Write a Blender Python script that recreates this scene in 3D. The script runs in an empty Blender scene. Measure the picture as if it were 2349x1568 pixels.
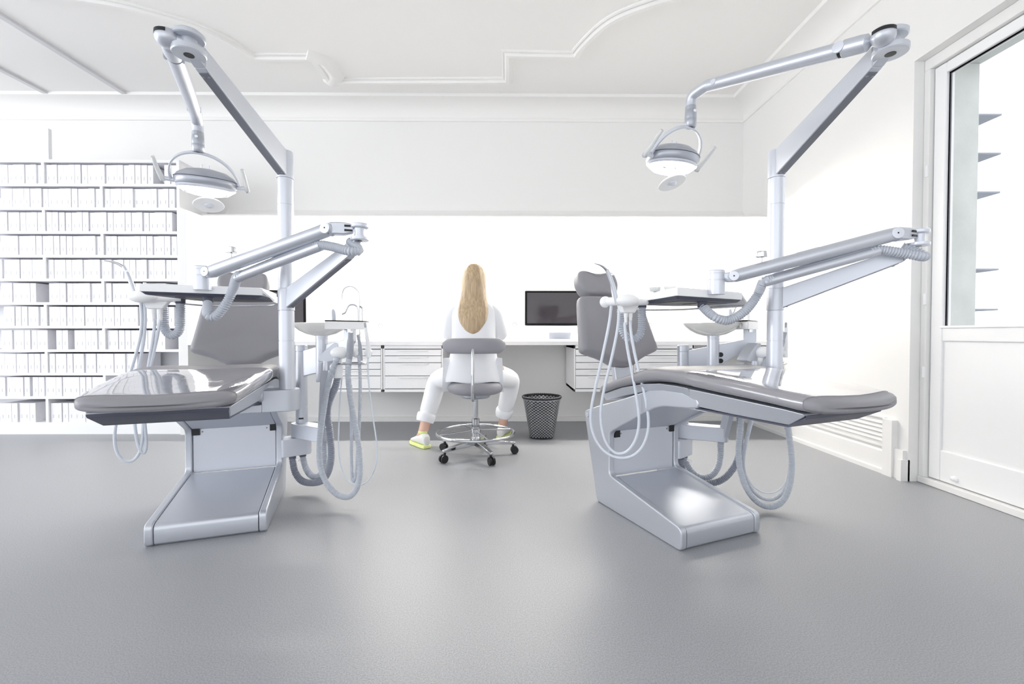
import bpy, bmesh, math, random
from mathutils import Vector as V, Matrix
random.seed(7)
S = bpy.context.scene
COL = S.collection
PI = math.pi
# ---------------------------------------------------------------- camera
F, CX, CY, EYE = 1030.0, 1174.5, 784.0, 0.83
PITCH, YAW = math.radians(1.06), math.radians(0.53)
fw = V((math.sin(YAW)*math.cos(PITCH), math.cos(YAW)*math.cos(PITCH), -math.sin(PITCH)))
rt = V((math.cos(YAW), -math.sin(YAW), 0)); up = rt.cross(fw)
CAM = V((0, 0, EYE))
cd = bpy.data.cameras.new('camera'); cam = bpy.data.objects.new('camera', cd); COL.objects.link(cam)
cd.sensor_width = 36; cd.lens = F*36/2349; cd.clip_start = .02
cam.matrix_world = Matrix(((rt.x, up.x, -fw.x, 0), (rt.y, up.y, -fw.y, 0), (rt.z, up.z, -fw.z, EYE), (0, 0, 0, 1)))
S.camera = cam
def ray(x, y): return fw + rt*((x-CX)/F) - up*((y-CY)/F)
# ---------------------------------------------------------------- materials
MT = {}
def mat(name, col, rough=.5, metal=0., spec=.5, coat=0., emit=None, estr=0., trans=0., alpha=1., noise=None, bump=None, ior=1.45):
    m = bpy.data.materials.new(name); m.use_nodes = True; nt = m.node_tree; b = nt.nodes['Principled BSDF']
    b.inputs['Base Color'].default_value = (*col, 1); b.inputs['Roughness'].default_value = rough
    b.inputs['Metallic'].default_value = metal; b.inputs['Specular IOR Level'].default_value = spec
    b.inputs['Coat Weight'].default_value = coat; b.inputs['Coat Roughness'].default_value = .04
    b.inputs['Transmission Weight'].default_value = trans; b.inputs['Alpha'].default_value = alpha; b.inputs['IOR'].default_value = ior
    if emit: b.inputs['Emission Color'].default_value = (*emit, 1); b.inputs['Emission Strength'].default_value = estr
    tc = nt.nodes.new('ShaderNodeTexCoord')
    if noise:
        sc, amt = noise; n = nt.nodes.new('ShaderNodeTexNoise'); n.inputs['Scale'].default_value = sc; n.inputs['Detail'].default_value = 6
        nt.links.new(tc.outputs['Object'], n.inputs['Vector'])
        r = nt.nodes.new('ShaderNodeValToRGB'); r.color_ramp.elements[0].position = .3; r.color_ramp.elements[1].position = .7
        r.color_ramp.elements[0].color = (*[c*(1-amt) for c in col], 1); r.color_ramp.elements[1].color = (*[min(1, c*(1+amt)) for c in col], 1)
        nt.links.new(n.outputs['Fac'], r.inputs['Fac']); nt.links.new(r.outputs['Color'], b.inputs['Base Color'])
    if bump:
        sc, st = bump; n2 = nt.nodes.new('ShaderNodeTexNoise'); n2.inputs['Scale'].default_value = sc; n2.inputs['Detail'].default_value = 4
        nt.links.new(tc.outputs['Object'], n2.inputs['Vector']); bp = nt.nodes.new('ShaderNodeBump'); bp.inputs['Strength'].default_value = st; bp.inputs['Distance'].default_value = .002
        nt.links.new(n2.outputs['Fac'], bp.inputs['Height']); nt.links.new(bp.outputs['Normal'], b.inputs['Normal'])
    MT[name] = m; return m
mat('wall_paint', (.81, .805, .795), .65, bump=(180, .05))
mat('ceiling_paint', (.83, .823, .81), .7, bump=(160, .05))
mat('linoleum', (.315, .323, .342), .38, spec=.6, noise=(260, .22), bump=(300, .15))
mat('silver', (.58, .605, .66), .40, .6, bump=(900, .03))
mat('silver_dark', (.42, .44, .49), .34, .5)
mat('silver_light', (.68, .705, .77), .3, .35)
mat('plate', (.20, .205, .24), .42, .3)
mat('upholstery', (.275, .272, .295), .42, spec=.4, bump=(500, .06))
mat('film', (.29, .285, .31), .06, spec=.6, coat=1.0, bump=(14, .7))
mat('white_plastic', (.91, .915, .925), .28)
mat('porcelain', (.94, .93, .89), .12, coat=.4)
mat('hose_grey', (.52, .55, .61), .36)
mat('hose_white', (.68, .72, .79), .35)
mat('hose_dark', (.30, .32, .38), .36)
mat('handle_clear', (.88, .90, .90), .15, trans=.35)
mat('chrome', (.58, .59, .61), .1, 1.0)
mat('black', (.01, .01, .012), .4)
mat('black_gloss', (.015, .014, .016), .08, spec=.5)
mat('bezel_black', (.006, .006, .007), .25, spec=.12)
mat('grey_tip', (.40, .42, .47), .4)
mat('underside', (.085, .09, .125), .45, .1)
mat('lens', (.9, .9, .88), .2, emit=(1, .98, .93), estr=3.0)
mat('niche_lamp', (.9, .9, .88), .5, emit=(1, .955, .88), estr=95.0)
mat('furniture', (.86, .862, .87), .38)
mat('drawer_gap', (.16, .16, .18), .6)
mat('board', (.80, .80, .84), .45)
mat('box_card', (.82, .815, .84), .55, noise=(30, .02))
mat('mark', (.30, .30, .33), .6)
mat('screen', (.035, .031, .037), .07, spec=.55)
mat('skin', (.74, .47, .36), .5)
mat('hair', (.47, .35, .22), .5, noise=(70, .28))
hn = MT['hair'].node_tree; mp = hn.nodes.new('ShaderNodeMapping'); mp.inputs['Scale'].default_value = (1.6, 1.6, .07)
hn.links.new(hn.nodes['Texture Coordinate'].outputs['Object'], mp.inputs['Vector']); hn.links.new(mp.outputs['Vector'], hn.nodes['Noise Texture'].inputs['Vector'])
mat('cloth_white', (.85, .86, .89), .8, bump=(40, .25))
mat('shoe_white', (.78, .78, .76), .6)
mat('sole_yellow', (.80, .88, .35), .5)
mat('stool_grey', (.30, .30, .33), .5)
mat('bin_dark', (.03, .03, .035), .35)
mat('bin_silver', (.42, .43, .45), .28, .5)
mat('concrete', (.56, .58, .56), .85, noise=(5, .08), bump=(60, .3))
mat('slab', (.33, .35, .40), .7)
mat('rail_grey', (.62, .62, .64), .5)
mat('paper', (.85, .85, .84), .7)
g = mat('glass', (1, 1, 1), 0.0, trans=1.0, ior=1.02)
# ---------------------------------------------------------------- mesh builder
class M:
    def __init__(s): s.v = []; s.f = []; s.mi = []; s.cur = 0
    def add(s, vs, fs):
        o = len(s.v); s.v += [V(p) for p in vs]; s.f += [[i+o for i in f] for f in fs]; s.mi += [s.cur]*len(fs); return s
    def mat(s, i): s.cur = i; return s
    def box(s, a, b):
        x0, y0, z0 = a; x1, y1, z1 = b
        return s.add([(x0,y0,z0),(x1,y0,z0),(x1,y1,z0),(x0,y1,z0),(x0,y0,z1),(x1,y0,z1),(x1,y1,z1),(x0,y1,z1)],
                     [(0,3,2,1),(4,5,6,7),(0,1,5,4),(1,2,6,5),(2,3,7,6),(3,0,4,7)])
    def prism(s, pts, d):                    # polygon (3D points) extruded along d
        n = len(pts); d = V(d); p = [V(q) for q in pts]
        return s.add(p+[q+d for q in p], [list(range(n))[::-1], list(range(n, 2*n))]+[(i, (i+1) % n, n+(i+1) % n, n+i) for i in range(n)])
    def rings(s, R, cap=True, close=False):
        n = len(R[0]); vs = [p for r in R for p in r]; fs = []
        k = len(R)
        for j in range(k if close else k-1):
            a, b = j*n, ((j+1) % k)*n
            fs += [(a+i, a+(i+1) % n, b+(i+1) % n, b+i) for i in range(n)]
        if cap and not close: fs += [list(range(n))[::-1], list(range((k-1)*n, k*n))]
        return s.add(vs, fs)
    def lathe(s, c, prof, ax=(0,0,1), n=32):  # prof: (radius, height) along ax from c
        ax = V(ax).normalized(); u = ax.orthogonal().normalized(); w = ax.cross(u); c = V(c)
        return s.rings([[c+ax*h+(u*math.cos(2*PI*i/n)+w*math.sin(2*PI*i/n))*max(r, 1e-4) for i in range(n)] for r, h in prof])
    def cyl(s, a, b, r, r2=None, n=28):
        a, b = V(a), V(b); L = (b-a).length
        return s.lathe(a, [(r, 0), (r if r2 is None else r2, L)], b-a, n)
    def tube(s, pts, r, n=14, step=None, rib=0., pitch=.006, taper=None, relax=0):
        P = spline(pts, step or max(.004, r*.6)) if len(pts) > 2 or rib else [V(p) for p in pts]
        if relax:
            P = resample(P, .01)
            for _ in range(relax): P = [P[0], P[1]]+[P[i]*.5+(P[i-1]+P[i+1])*.25 for i in range(2, len(P)-2)]+P[-2:]
        if rib: P = resample(P, pitch/4)
        t0 = (P[1]-P[0]).normalized(); u = t0.orthogonal().normalized(); R = []
        for i, p in enumerate(P):
            t = (P[min(i+1, len(P)-1)]-P[max(i-1, 0)]).normalized()
            u = (u-t*u.dot(t)).normalized(); w = t.cross(u)
            rr = r + (rib*(1, .3, -1, .3)[i % 4] if rib else 0)
            if taper: rr = r*taper(i/(len(P)-1))
            R.append([p+(u*math.cos(2*PI*k/n)+w*math.sin(2*PI*k/n))*rr for k in range(n)])
        return s.rings(R)
    def ell(s, c, r, n=24, m=14, rot=None):
        R = []; c = V(c)
        for j in range(m+1):
            a = -PI/2+PI*j/m; k = max(math.cos(a), 1e-3)
            ring = [V((r[0]*k*math.cos(2*PI*i/n), r[1]*k*math.sin(2*PI*i/n), r[2]*math.sin(a))) for i in range(n)]
            R.append([c+((rot @ q) if rot else q) for q in ring])
        return s.rings(R)
    def pillow(s, out, fr, th, r, dish=0., steps=5):   # rounded slab: outline in frame fr=(origin,u,w,n)
        o, u, w, n = [V(q) for q in fr]; cx = sum(p[0] for p in out)/len(out); cy = sum(p[1] for p in out)/len(out)
        def ring(d, h):
            R = []
            for x, y in out:
                L = math.hypot(x-cx, y-cy); k = max(0, 1-d/L); R.append(o+u*(cx+(x-cx)*k)+w*(cy+(y-cy)*k)+n*h)
            return R
        hh = th/2-r; L = []
        for i in range(steps+1):
            a = -PI/2+PI/2*i/steps; L.append(ring(r*(1-math.cos(a)), -hh+r*math.sin(a)))
        for i in range(steps+1):
            a = PI/2*i/steps; L.append(ring(r*(1-math.cos(a)), hh+r*math.sin(a)))
        def inner(k, h): return [o+u*(cx+(x-cx)*k)+w*(cy+(y-cy)*k)+n*h for x, y in out]
        if dish:
            for k in (.75, .5, .25, .02): L.append(inner(k, th/2-dish*(1-k)))
        return s.rings(L)
    def build(s, name, mats, par=None, bevel=0., seg=3, off=(0, 0, 0), ang=40, kind=None, subs=0):
        me = bpy.data.meshes.new(name); off = V(off)
        me.from_pydata([tuple(p-off) for p in s.v], [], s.f)
        for mm in (mats if isinstance(mats, (list, tuple)) else [mats]): me.materials.append(MT[mm])
        for p, i in zip(me.polygons, s.mi): p.material_index = i
        bm = bmesh.new(); bm.from_mesh(me); bmesh.ops.recalc_face_normals(bm, faces=bm.faces); bm.to_mesh(me); bm.free()
        for p in me.polygons: p.use_smooth = True
        me.set_sharp_from_angle(angle=math.radians(ang)); me.update()
        ob = bpy.data.objects.new(name, me); COL.objects.link(ob)
        if par: ob.parent = par
        if subs: md = ob.modifiers.new('s', 'SUBSURF'); md.levels = md.render_levels = subs
        if bevel:
            md = ob.modifiers.new('b', 'BEVEL'); md.width = bevel; md.segments = seg; md.limit_method = 'ANGLE'; md.angle_limit = math.radians(38); md.harden_normals = True
        if kind: ob['kind'] = kind
        return ob
def resample(P, st):
    out = [P[0]]; acc = 0.
    for a, b in zip(P, P[1:]):
        L = (b-a).length; t = st-acc
        while t <= L: out.append(a+(b-a)*(t/L)); t += st
        acc = (acc+L) % st
    return out
def spline(pts, st):
    p = [V(q) for q in pts]; p = [p[0]*2-p[1]]+p+[p[-1]*2-p[-2]]; out = []
    for i in range(1, len(p)-2):
        a, b, c, d = p[i-1:i+3]; n = max(2, int((c-b).length/st))
        for k in range(n):
            t = k/n; out.append(.5*((2*b)+(c-a)*t+(2*a-5*b+4*c-d)*t*t+(3*b-a-3*c+d)*t**3))
    out.append(p[-2]); return out
def smooth2(out, it=2):                       # Chaikin on closed outline
    for _ in range(it):
        o = []
        for a, b in zip(out, out[1:]+out[:1]):
            o += [(a[0]*.75+b[0]*.25, a[1]*.75+b[1]*.25), (a[0]*.25+b[0]*.75, a[1]*.25+b[1]*.75)]
        out = o
    return out
def tag(o, label, cat, group=None):
    o['label'] = label; o['category'] = cat
    if group: o['group'] = group
    return o
def thing(name, label, cat, loc=(0, 0, 0), rz=0., group=None):
    o = bpy.data.objects.new(name, None); COL.objects.link(o); o.empty_display_size = .05
    o.location = loc; o.rotation_euler = (0, 0, rz); return tag(o, label, cat, group)
def copy_tree(o, par=None):
    c = o.copy(); COL.objects.link(c); c.parent = par
    for ch in list(o.children): copy_tree(ch, c)
    return c
def st(o): o['kind'] = 'structure'; return o
# ---------------------------------------------------------------- room shell
XR, YB, ZC = 2.249, 4.25, 3.005
st(M().box((-8, -3.2, -.1), (3.2, 4.6, 0)).build('floor', 'linoleum'))
st(M().box((-8, -3.2, ZC), (2.6, 4.6, ZC+.1)).build('ceiling', 'ceiling_paint'))
w = M().box((-8, 4.30, 1.95), (2.6, 4.5, ZC))
w.box((-8, 4.25, 0), (2.6, 4.5, 1.95)); st(w.build('wall_back', 'wall_paint'))
w = M().box((XR, 2.49, 0), (2.41, 4.5, ZC)).box((XR, 1.5, 2.335), (2.41, 2.49, ZC)).box((XR, -3.2, 0), (2.41, 1.5, ZC))
st(w.build('wall_right', 'wall_paint'))
st(M().box((-2.69, 3.70, 0), (-2.62, 4.26, 1.838)).build('wall_partition', 'wall_paint'))
# flared valance over the worktop
prof = [(4.31, 2.02), (4.285, 1.975), (4.24, 1.935), (4.15, 1.90), (4.02, 1.875), (3.92, 1.862), (3.90, 1.855), (3.895, 1.843), (3.905, 1.838), (4.31, 1.838)]
st(M().prism([(-2.66, y, z) for y, z in prof], (XR+2.66, 0, 0)).build('trim_1', 'wall_paint', ang=60))
# coved cornice with picture-rail beads
cv = [(0, 2.835), (.014, 2.838), (.016, 2.862), (.006, 2.868)]+[(.172-.167*math.cos(a), 2.872+.108*math.sin(a)) for a in [PI/2*i/10 for i in range(11)]]+[(.184, 2.982), (.192, 3.006), (0, 3.006)]
st(M().prism([(-8, 4.30-d, z) for d, z in cv], (10.25, 0, 0)).build('trim_2', 'ceiling_paint', ang=60))
st(M().prism([(XR-d, -3.2, z) for d, z in cv], (0, 7.5, 0)).build('trim_3', 'ceiling_paint', ang=60))
# stucco frame on the ceiling: moulded strip with mitred corners
def strip(poly, prof):
    n = len(poly); R = []
    for i, p in enumerate(poly):
        p = V(p); a = (p-V(poly[i-1])).normalized() if i else None; b = (V(poly[i+1])-p).normalized() if i < n-1 else None
        a = a or b; b = b or a; na, nb = V((-a.y, a.x)), V((-b.y, b.x)); m = (na+nb).normalized(); k = 1/max(.4, m.dot(na))
        R.append([V((p.x+m.x*d*k, p.y+m.y*d*k, ZC-h)) for d, h in prof])
    return M().rings(R)
mo = [(-.05, -.002), (-.05, .012), (-.038, .016), (-.03, .008), (-.015, .03), (.012, .03), (.02, .016), (.036, .014), (.05, -.002)]
MS = .98
def arc(pts): return [(q.x, q.y) for q in spline([(x*MS, y*MS, 0) for x, y in pts], .05)]
half = arc([(-3.25, 2.95), (-2.76, 3.05), (-2.51, 3.14), (-2.19, 3.35), (-2.03, 3.66)])
rh = arc([(.54, 3.61), (.58, 3.48), (.73, 3.21), (.98, 3.04), (1.35, 2.9)])
st(strip(half+[(x*MS, y*MS) for x, y in [(-1.56, 3.66), (-1.56, 4.0), (0.0, 3.975), (0.0, 3.6)]]+rh, mo).build('trim_4', 'ceiling_paint', ang=50))
st(strip([(x*MS, y*MS) for x, y in [(-1.60, 3.62), (-1.49, 3.70), (-1.47, 3.9), (-1.56, 4.02)]], [(-.07, -.002), (-.06, .02), (0, .045), (.06, .02), (.07, -.002)]).build('trim_5', 'ceiling_paint', ang=50))
for i, x in enumerate((-3.455, -4.16)):
    o = M().box((x-.022, .6, ZC-.02), (x+.022, 4.18, ZC+.01)).build('curtain_track', 'rail_grey', bevel=.003)
    tag(o, ('grey ceiling track running towards the back wall, the one nearer the lamp', 'grey ceiling track above the bookcase, the one farther from the lamp')[i], 'track', 'ceiling tracks at the bookcase end')
# skirtings
st(M().box((-2.62, 4.225, 0), (XR, 4.26, .045)).build('baseboard_back', 'wall_paint', bevel=.004))
bb = M().prism([(XR+.01, 2.62, 0), (XR-.03, 2.62, 0), (XR-.03, 2.62, .025), (XR-.018, 2.62, .03), (XR-.018, 2.62, .13), (XR-.008, 2.62, .14), (XR+.01, 2.62, .14)], (0, 1.62, 0))
bb.box((XR-.035, 2.56, 0), (XR+.01, 2.625, .33)).box((XR-.022, 2.50, 0), (XR+.01, 2.56, .17)).box((XR-.04, 2.49, 0), (XR+.01, 2.52, .12))
st(bb.build('baseboard_right', 'wall_paint'))
v = M().box((XR-.016, 2.63, .155), (XR+.005, 3.5, .17)).box((XR-.016, 2.63, .325), (XR+.005, 3.5, .335)).box((XR-.016, 3.48, .155), (XR+.005, 3.5, .335))
vt = v.build('wall_vent', 'wall_paint', bevel=.002); tag(vt, 'low white slatted heating vent in the right wall above the skirting', 'vent')
for k in range(5):
    z = .19+k*.026; M().prism([(XR-.014, 2.63, z), (XR-.003, 2.63, z+.014), (XR+.002, 2.63, z+.014), (XR-.008, 2.63, z-.002)], (0, .85, 0)).build('slat', 'wall_paint', vt)
# glazed door in the right wall
XD = 2.325
d = M().box((2.305, 2.455, .035), (2.41, 2.489, 2.2749)).box((2.305, 1.501, 2.275), (2.41, 2.489, 2.334)).box((2.30, 1.501, .001), (2.41, 2.489, .0348))
door = st(d.build('door_1', 'wall_paint', bevel=.003))
lf = M().box((XD, 2.385, .04), (XD+.05, 2.45, 2.27)).box((XD, 1.52, 2.215), (XD+.05, 2.385, 2.27)).box((XD, 1.52, .79), (XD+.05, 2.385, .865)).box((XD, 1.52, .04), (XD+.05, 2.385, .205)).box((XD-.008, 1.52, .858), (XD+.02, 2.395, .872)).box((XD, 1.52, .04), (XD+.05, 1.60, 2.27))
lf.build('door_leaf', 'furniture', door, bevel=.006)
M().box((XD+.012, 1.58, .2), (XD+.035, 2.40, .80)).build('door_panel', 'furniture', door)
M().box((XD+.018, 1.6, .87), (XD+.028, 2.39, 2.22)).build('glass_pane', 'glass', door)
gk = M().box((XD+.018, 2.378, .868), (XD+.026, 2.386, 2.217)).box((XD+.018, 1.6, 2.207), (XD+.026, 2.386, 2.217)); gk.build('glazing_gasket', 'drawer_gap', door)
for z in (1.72, 1.02, .62):
    M().cyl((2.303, 2.463, z-.03), (2.303, 2.463, z+.03), .008).build('hinge', 'furniture', door)
M().ell((XD-.004, 2.30, .075), (.014, .02, .014)).build('door_stop', 'furniture', door)
# outside: concrete jamb with ledges
st(M().box((2.411, 2.46, -.05), (2.585, 2.95, 2.31)).box((2.411, 1.2, 2.31), (2.60, 2.95, 2.75)).build('exterior_pillar', 'concrete', bevel=.004))
for k, z in enumerate((2.05, 1.835, 1.62, 1.19, .965)):
    o = M().box((2.585, 2.50, z-.004), (2.755, 4.4, z+.006)).build('facade_ledge', 'slab', bevel=.002)
    tag(o, 'grey horizontal ledge outside beyond the pillar, '+('topmost of five', 'second from the top', 'middle of five', 'second from the bottom', 'lowest of five')[k], 'ledge', 'ledges seen through the door glass')
st(M().box((2.7, 1.0, -.1), (6.5, 6, -.02)).build('exterior_ground', 'concrete'))
# ---------------------------------------------------------------- worktop with light panel above
wt = M().box((-2.62, 3.69, .735), (XR, 4.25, .768)).build('worktop', 'furniture', bevel=.003)
tag(wt, 'long white worktop running along the back wall niche', 'worktop')
lp = M().box((-2.5, 3.965, 1.822), (2.15, 4.005, 1.8385)); lp = lp.build('light_strip', 'niche_lamp', ang=30)
tag(lp, 'long thin light strip under the valance above the worktop', 'light')
LN = [.701, .647, .591, .536, .482, .375]
def drawer_unit(x0, x1, rows, label):
    t = thing('drawer_unit', label, 'drawer unit', (x0, 3.71, .348), 0, 'drawer units hung under the worktop'); off = (x0, 3.71, .348)
    c = M().box((x0, 3.712, .348), (x0+.012, 4.22, .735)).box((x1-.012, 3.712, .348), (x1, 4.22, .735)).box((x0, 3.712, .348), (x1, 4.22, .371)).box((x0, 3.712, .706), (x1, 4.22, .735))
    c.build('carcass', 'furniture', t, off=off, bevel=.0015)
    M().box((x0+.012, 3.73, .371), (x1-.012, 4.2, .706)).build('inner_box', 'drawer_gap', t, off=off)
    for a, b in rows:
        dr = M().box((x0+.014, 3.71, LN[b]+.0025), (x1-.014, 3.728, LN[a]-.0025)).build('drawer', 'furniture', t, off=off, bevel=.001)
        xm = (x0+x1)/2; z = LN[a]-.008
        M().prism([(xm-.128, 3.712, z), (xm+.128, 3.712, z), (xm+.118, 3.693, z), (xm-.118, 3.693, z)], (0, 0, -.006)).build('handle', 'furniture', dr, off=off)
    return t
five = [(0, 1), (1, 2), (2, 3), (3, 4), (4, 5)]; four = [(0, 1), (1, 2), (2, 4), (4, 5)]
drawer_unit(-1.030, -.536, four, 'white four-drawer unit under the worktop just left of the seated person')
drawer_unit(-1.530, -1.036, five, 'white five-drawer unit under the worktop behind the left chair hoses')
drawer_unit(.548, 1.043, five, 'white five-drawer unit under the worktop right of the woven bin')
drawer_unit(1.049, 1.544, five, 'white five-drawer unit under the worktop behind the right basin column')
# ---------------------------------------------------------------- bookcase and record boxes
BY, ZT, PT = 3.727, 2.228, .1936
def bx(px): return (ray(px, 700)*(BY/ray(px, 700).y)).x
b = M().box((-5.2, BY, ZT), (-2.69, 4.06, ZT+.024))
for i in range(1, 12):
    z = ZT-i*PT
    if i < 11: b.box((-5.2, BY, z), (-2.715, 4.05, z+.022))
bc = thing('bookcase', 'tall white wall bookcase filled with rows of white record boxes', 'bookcase', (-3.9, 3.9, 0)); bo = (-3.9, 3.9, 0)
b.build('shelf_boards', 'board', bc, off=bo, bevel=.0012)
M().box((-2.715, BY, 0), (-2.692, 4.06, ZT)).build('side_panel', 'furniture', bc, off=bo)
M().box((-5.2, BY+.004, 0), (-2.715, 4.05, ZT-11*PT)).build('plinth', 'furniture', bc, off=bo)
M().box((-5.2, 4.05, 0), (-2.69, 4.065, ZT)).build('back_panel', 'furniture', bc, off=bo)
for i in range(11):
    z = ZT-(i+1)*PT; x = bx(103 if i % 2 == 0 else 236)
    M().box((x-.011, BY+.0015, z+(.022 if i < 10 else 0)), (x+.011, 4.045, z+PT)).build('divider', 'furniture', bc, off=bo)
fm = M().box((-.0231, 0, 0), (.0231, .25, .157)); fm.mat(1)
for k in range(5): fm.box((-.0025, -.0006, .034+k*.006), (.002, .0005, .0375+k*.006))
proto = fm.build('record_box', ['box_card', 'mark'], bevel=.0016, seg=2)
ORD = ['first', 'second', 'third', 'fourth', 'fifth', 'sixth', 'seventh', 'eighth', 'ninth', 'tenth', 'eleventh', 'twelfth', 'thirteenth', 'fourteenth', 'fifteenth', 'sixteenth', 'seventeenth', 'eighteenth', 'nineteenth', 'twentieth', '21st', '22nd', '23rd', '24th', '25th']
ROW = ['top', 'second', 'third', 'fourth', 'fifth', 'sixth', 'seventh', 'eighth', 'ninth', 'tenth', 'bottom']
GAP = [(0, 362, 379), (5, 80, 98), (5, 388, 412), (7, 105, 112), (7, 150, 156), (7, 378, 412), (9, 60, 66), (10, 73, 100)]
first = True
for i in range(11):
    z = ZT-(i+1)*PT+(.022 if i < 10 else 0.)
    dv = bx(103 if i % 2 == 0 else 236); lim = {8: 312, 9: 245, 10: 222}.get(i, 412)
    gaps = [(bx(a), bx(c)) for r, a, c in GAP if r == i]
    for side in (0, 1):
        x = dv-.0125 if side == 0 else dv+.0125; n = 0; dr = -1 if side == 0 else 1
        while True:
            x += dr*(random.choice((.0006, .0012, .0016, .002, .003, .0045))); xc = x+dr*.0232
            g_ = [g for g in gaps if g[0]-.02 < xc < g[1]+.02]
            if g_: x = g_[0][0] if dr < 0 else g_[0][1]; x += dr*.001; xc = x+dr*.0232; gaps = [g for g in gaps if g is not g_[0]]
            if xc < bx(-4) or xc > -2.742 or xc > bx(lim): break
            o = proto if first else proto.copy()
            if not first: COL.objects.link(o)
            first = False; n += 1
            o.location = (xc, BY+.008+random.uniform(0, .012), z); o.rotation_euler = (0, 0, random.uniform(-.015, .015))
            tag(o, f"white record box, {ORD[n-1]} to the {'left' if side == 0 else 'right'} of the upright on the {ROW[i]} shelf", 'record box', f'record boxes on the {ROW[i]} shelf')
            x += dr*.0464
pp = M().box((-.017, -.012, 0), (.017, .012, .0)); pp = M().box((bx(93)-.004, 3.78, ZT+.024), (bx(102)+.004, 3.81, ZT+.30)).build('shelf_post', 'furniture', bevel=.002)
tag(pp, 'slim white post standing on top of the bookcase', 'post')
# ---------------------------------------------------------------- things on the worktop
def monitor(loc, rz, label):
    t = thing('monitor', label, 'computer', loc, rz, 'computers on the worktop')
    M().box((-.325, 0, .135), (.325, .022, .448)).build('bezel', 'bezel_black', t, bevel=.008)
    M().box((-.305, -.0012, .155), (.305, .002, .428)).build('screen', 'screen', t)
    M().box((-.325, .001, .072), (.325, .022, .134)).build('chin', 'furniture', t, bevel=.004)
    M().prism([(-.1, .024, .2), (.1, .024, .2), (.1, .10, .006), (-.1, .10, .006)], (0, .008, 0)).box((-.1, -.05, 0), (.1, .12, .007)).build('stand', 'silver_light', t, bevel=.002)
    return t
monitor((.478, 4.03, .768), 0, 'black-screened desktop computer beside the right chair backrest')
monitor((-2.13, 3.98, .798-.03), math.radians(12), 'black-screened desktop computer mostly hidden behind the left chair and pole')
k = M().box((.22, 3.80, .768), (.60, 3.91, .780)); kb = k.build('keyboard', 'furniture', bevel=.003); tag(kb, 'slim white keyboard on the worktop before the computer', 'keyboard')
for r in range(4): M().box((.228, 3.806+r*.025, .780), (.592, 3.826+r*.025, .7825)).build('key_row', 'paper', kb, bevel=.001)
nt_ = M().box((.36, 3.715, .768), (.46, 3.78, .771)).build('note_pad', 'paper'); tag(nt_, 'small pale note pad near the worktop front edge', 'note pad')
def socket(x, z, label):
    o = M().lathe((x, 4.252, z), [(.042, 0), (.042, .008), (.036, .012), (.03, .012), (.026, .004), (0, .004)], (0, -1, 0)).mat(1)
    for a in range(7): o.lathe((x+.019*math.cos(a*.9), 4.2465, z+.019*math.sin(a*.9)), [(.0035, 0), (.0035, .002)], (0, -1, 0), 8)
    tag(o.build('wall_socket', ['white_plastic', 'mark']), label, 'socket', 'round sockets on the niche wall')
socket(-1.20, .905, 'round white wall socket between the left hoses and the person')
socket(.065, .915, 'round white wall socket left of the computer'); socket(1.345, .91, 'round white wall socket behind the right chair')
def dispenser(x0, x1, z0, z1, label):
    t = thing('dispenser', label, 'dispenser', ((x0+x1)/2, 4.25, z0), 0, 'dispensers on the niche wall'); of = t.location
    M().box((x0, 4.14, z0+(z1-z0)*.72), (x1, 4.25, z1)).build('cover', 'white_plastic', t, off=of, bevel=.006)
    M().box((x0+.004, 4.15, z0), (x1-.004, 4.25, z0+(z1-z0)*.66)).build('container', 'paper', t, off=of, bevel=.006)
    M().box((x0-.002, 4.17, z1-.07), (x0+.001, 4.20, z1-.03)).box((x1-.001, 4.17, z1-.07), (x1+.002, 4.20, z1-.03)).build('side_slot', 'mark', t, off=of)
dispenser(-.14, -.065, .865, 1.13, 'white wall dispenser just right of the seated person')
dispenser(1.98, 2.06, .87, 1.04, 'small white wall dispenser behind the right basin')
fc = thing('faucet', 'tall chrome gooseneck faucet on the worktop behind the left instrument table', 'faucet', (-1.345, 4.08, .768)); of = fc.location
M().lathe(of, [(.024, 0), (.024, .03), (.014, .045), (.012, .06)]).build('base', 'chrome', fc, off=of)
M().tube([(-1.345, 4.08, .82), (-1.345, 4.08, 1.0), (-1.345, 4.08, 1.17), (-1.365, 4.08, 1.23), (-1.42, 4.075, 1.258), (-1.475, 4.07, 1.235), (-1.497, 4.07, 1.18), (-1.497, 4.07, 1.14)], .011, step=.012).build('spout', 'chrome', fc, off=of)
M().cyl((-1.33, 4.07, .83), (-1.27, 4.03, .86), .006).build('lever', 'chrome', fc, off=of)
# woven bin
bn = thing('waste_bin', 'black and silver woven waste bin on the floor under the worktop', 'waste bin', (.272, 3.60, 0)); R0, R1, HB = .102, .15, .335
w1, w2 = M(), M(); nx, nz = 56, 28
def bp(i, j, dr):
    t = j/nz; a = 2*PI*i/nx; rr = R0+(R1-R0)*t**.9+dr; sq = 1+.10*(1-t)*math.cos(4*a+PI); return (rr*sq*math.cos(a), rr*sq*math.sin(a), .012+t*(HB-.03))
for i in range(nx):
    for j in range(nz):
        q = (i+j) % 2; tgt = w1 if q else w2; d0 = .002 if q else -.001; e = .05
        P = [bp(i+e, j+e, d0), bp(i+1-e, j+e, d0), bp(i+1-e, j+1-e, d0), bp(i+e, j+1-e, d0)]; Q = [bp(i, j, -.004), bp(i+1, j, -.004), bp(i+1, j+1, -.004), bp(i, j+1, -.004)]
        tgt.add(P+Q, [(0, 1, 2, 3), (0, 4, 5, 1), (1, 5, 6, 2), (2, 6, 7, 3), (3, 7, 4, 0), (4, 7, 6, 5)])
w2.build('dark_weave', 'bin_dark', bn); w1.build('silver_weave', 'bin_silver', bn)
rm = M()
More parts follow.
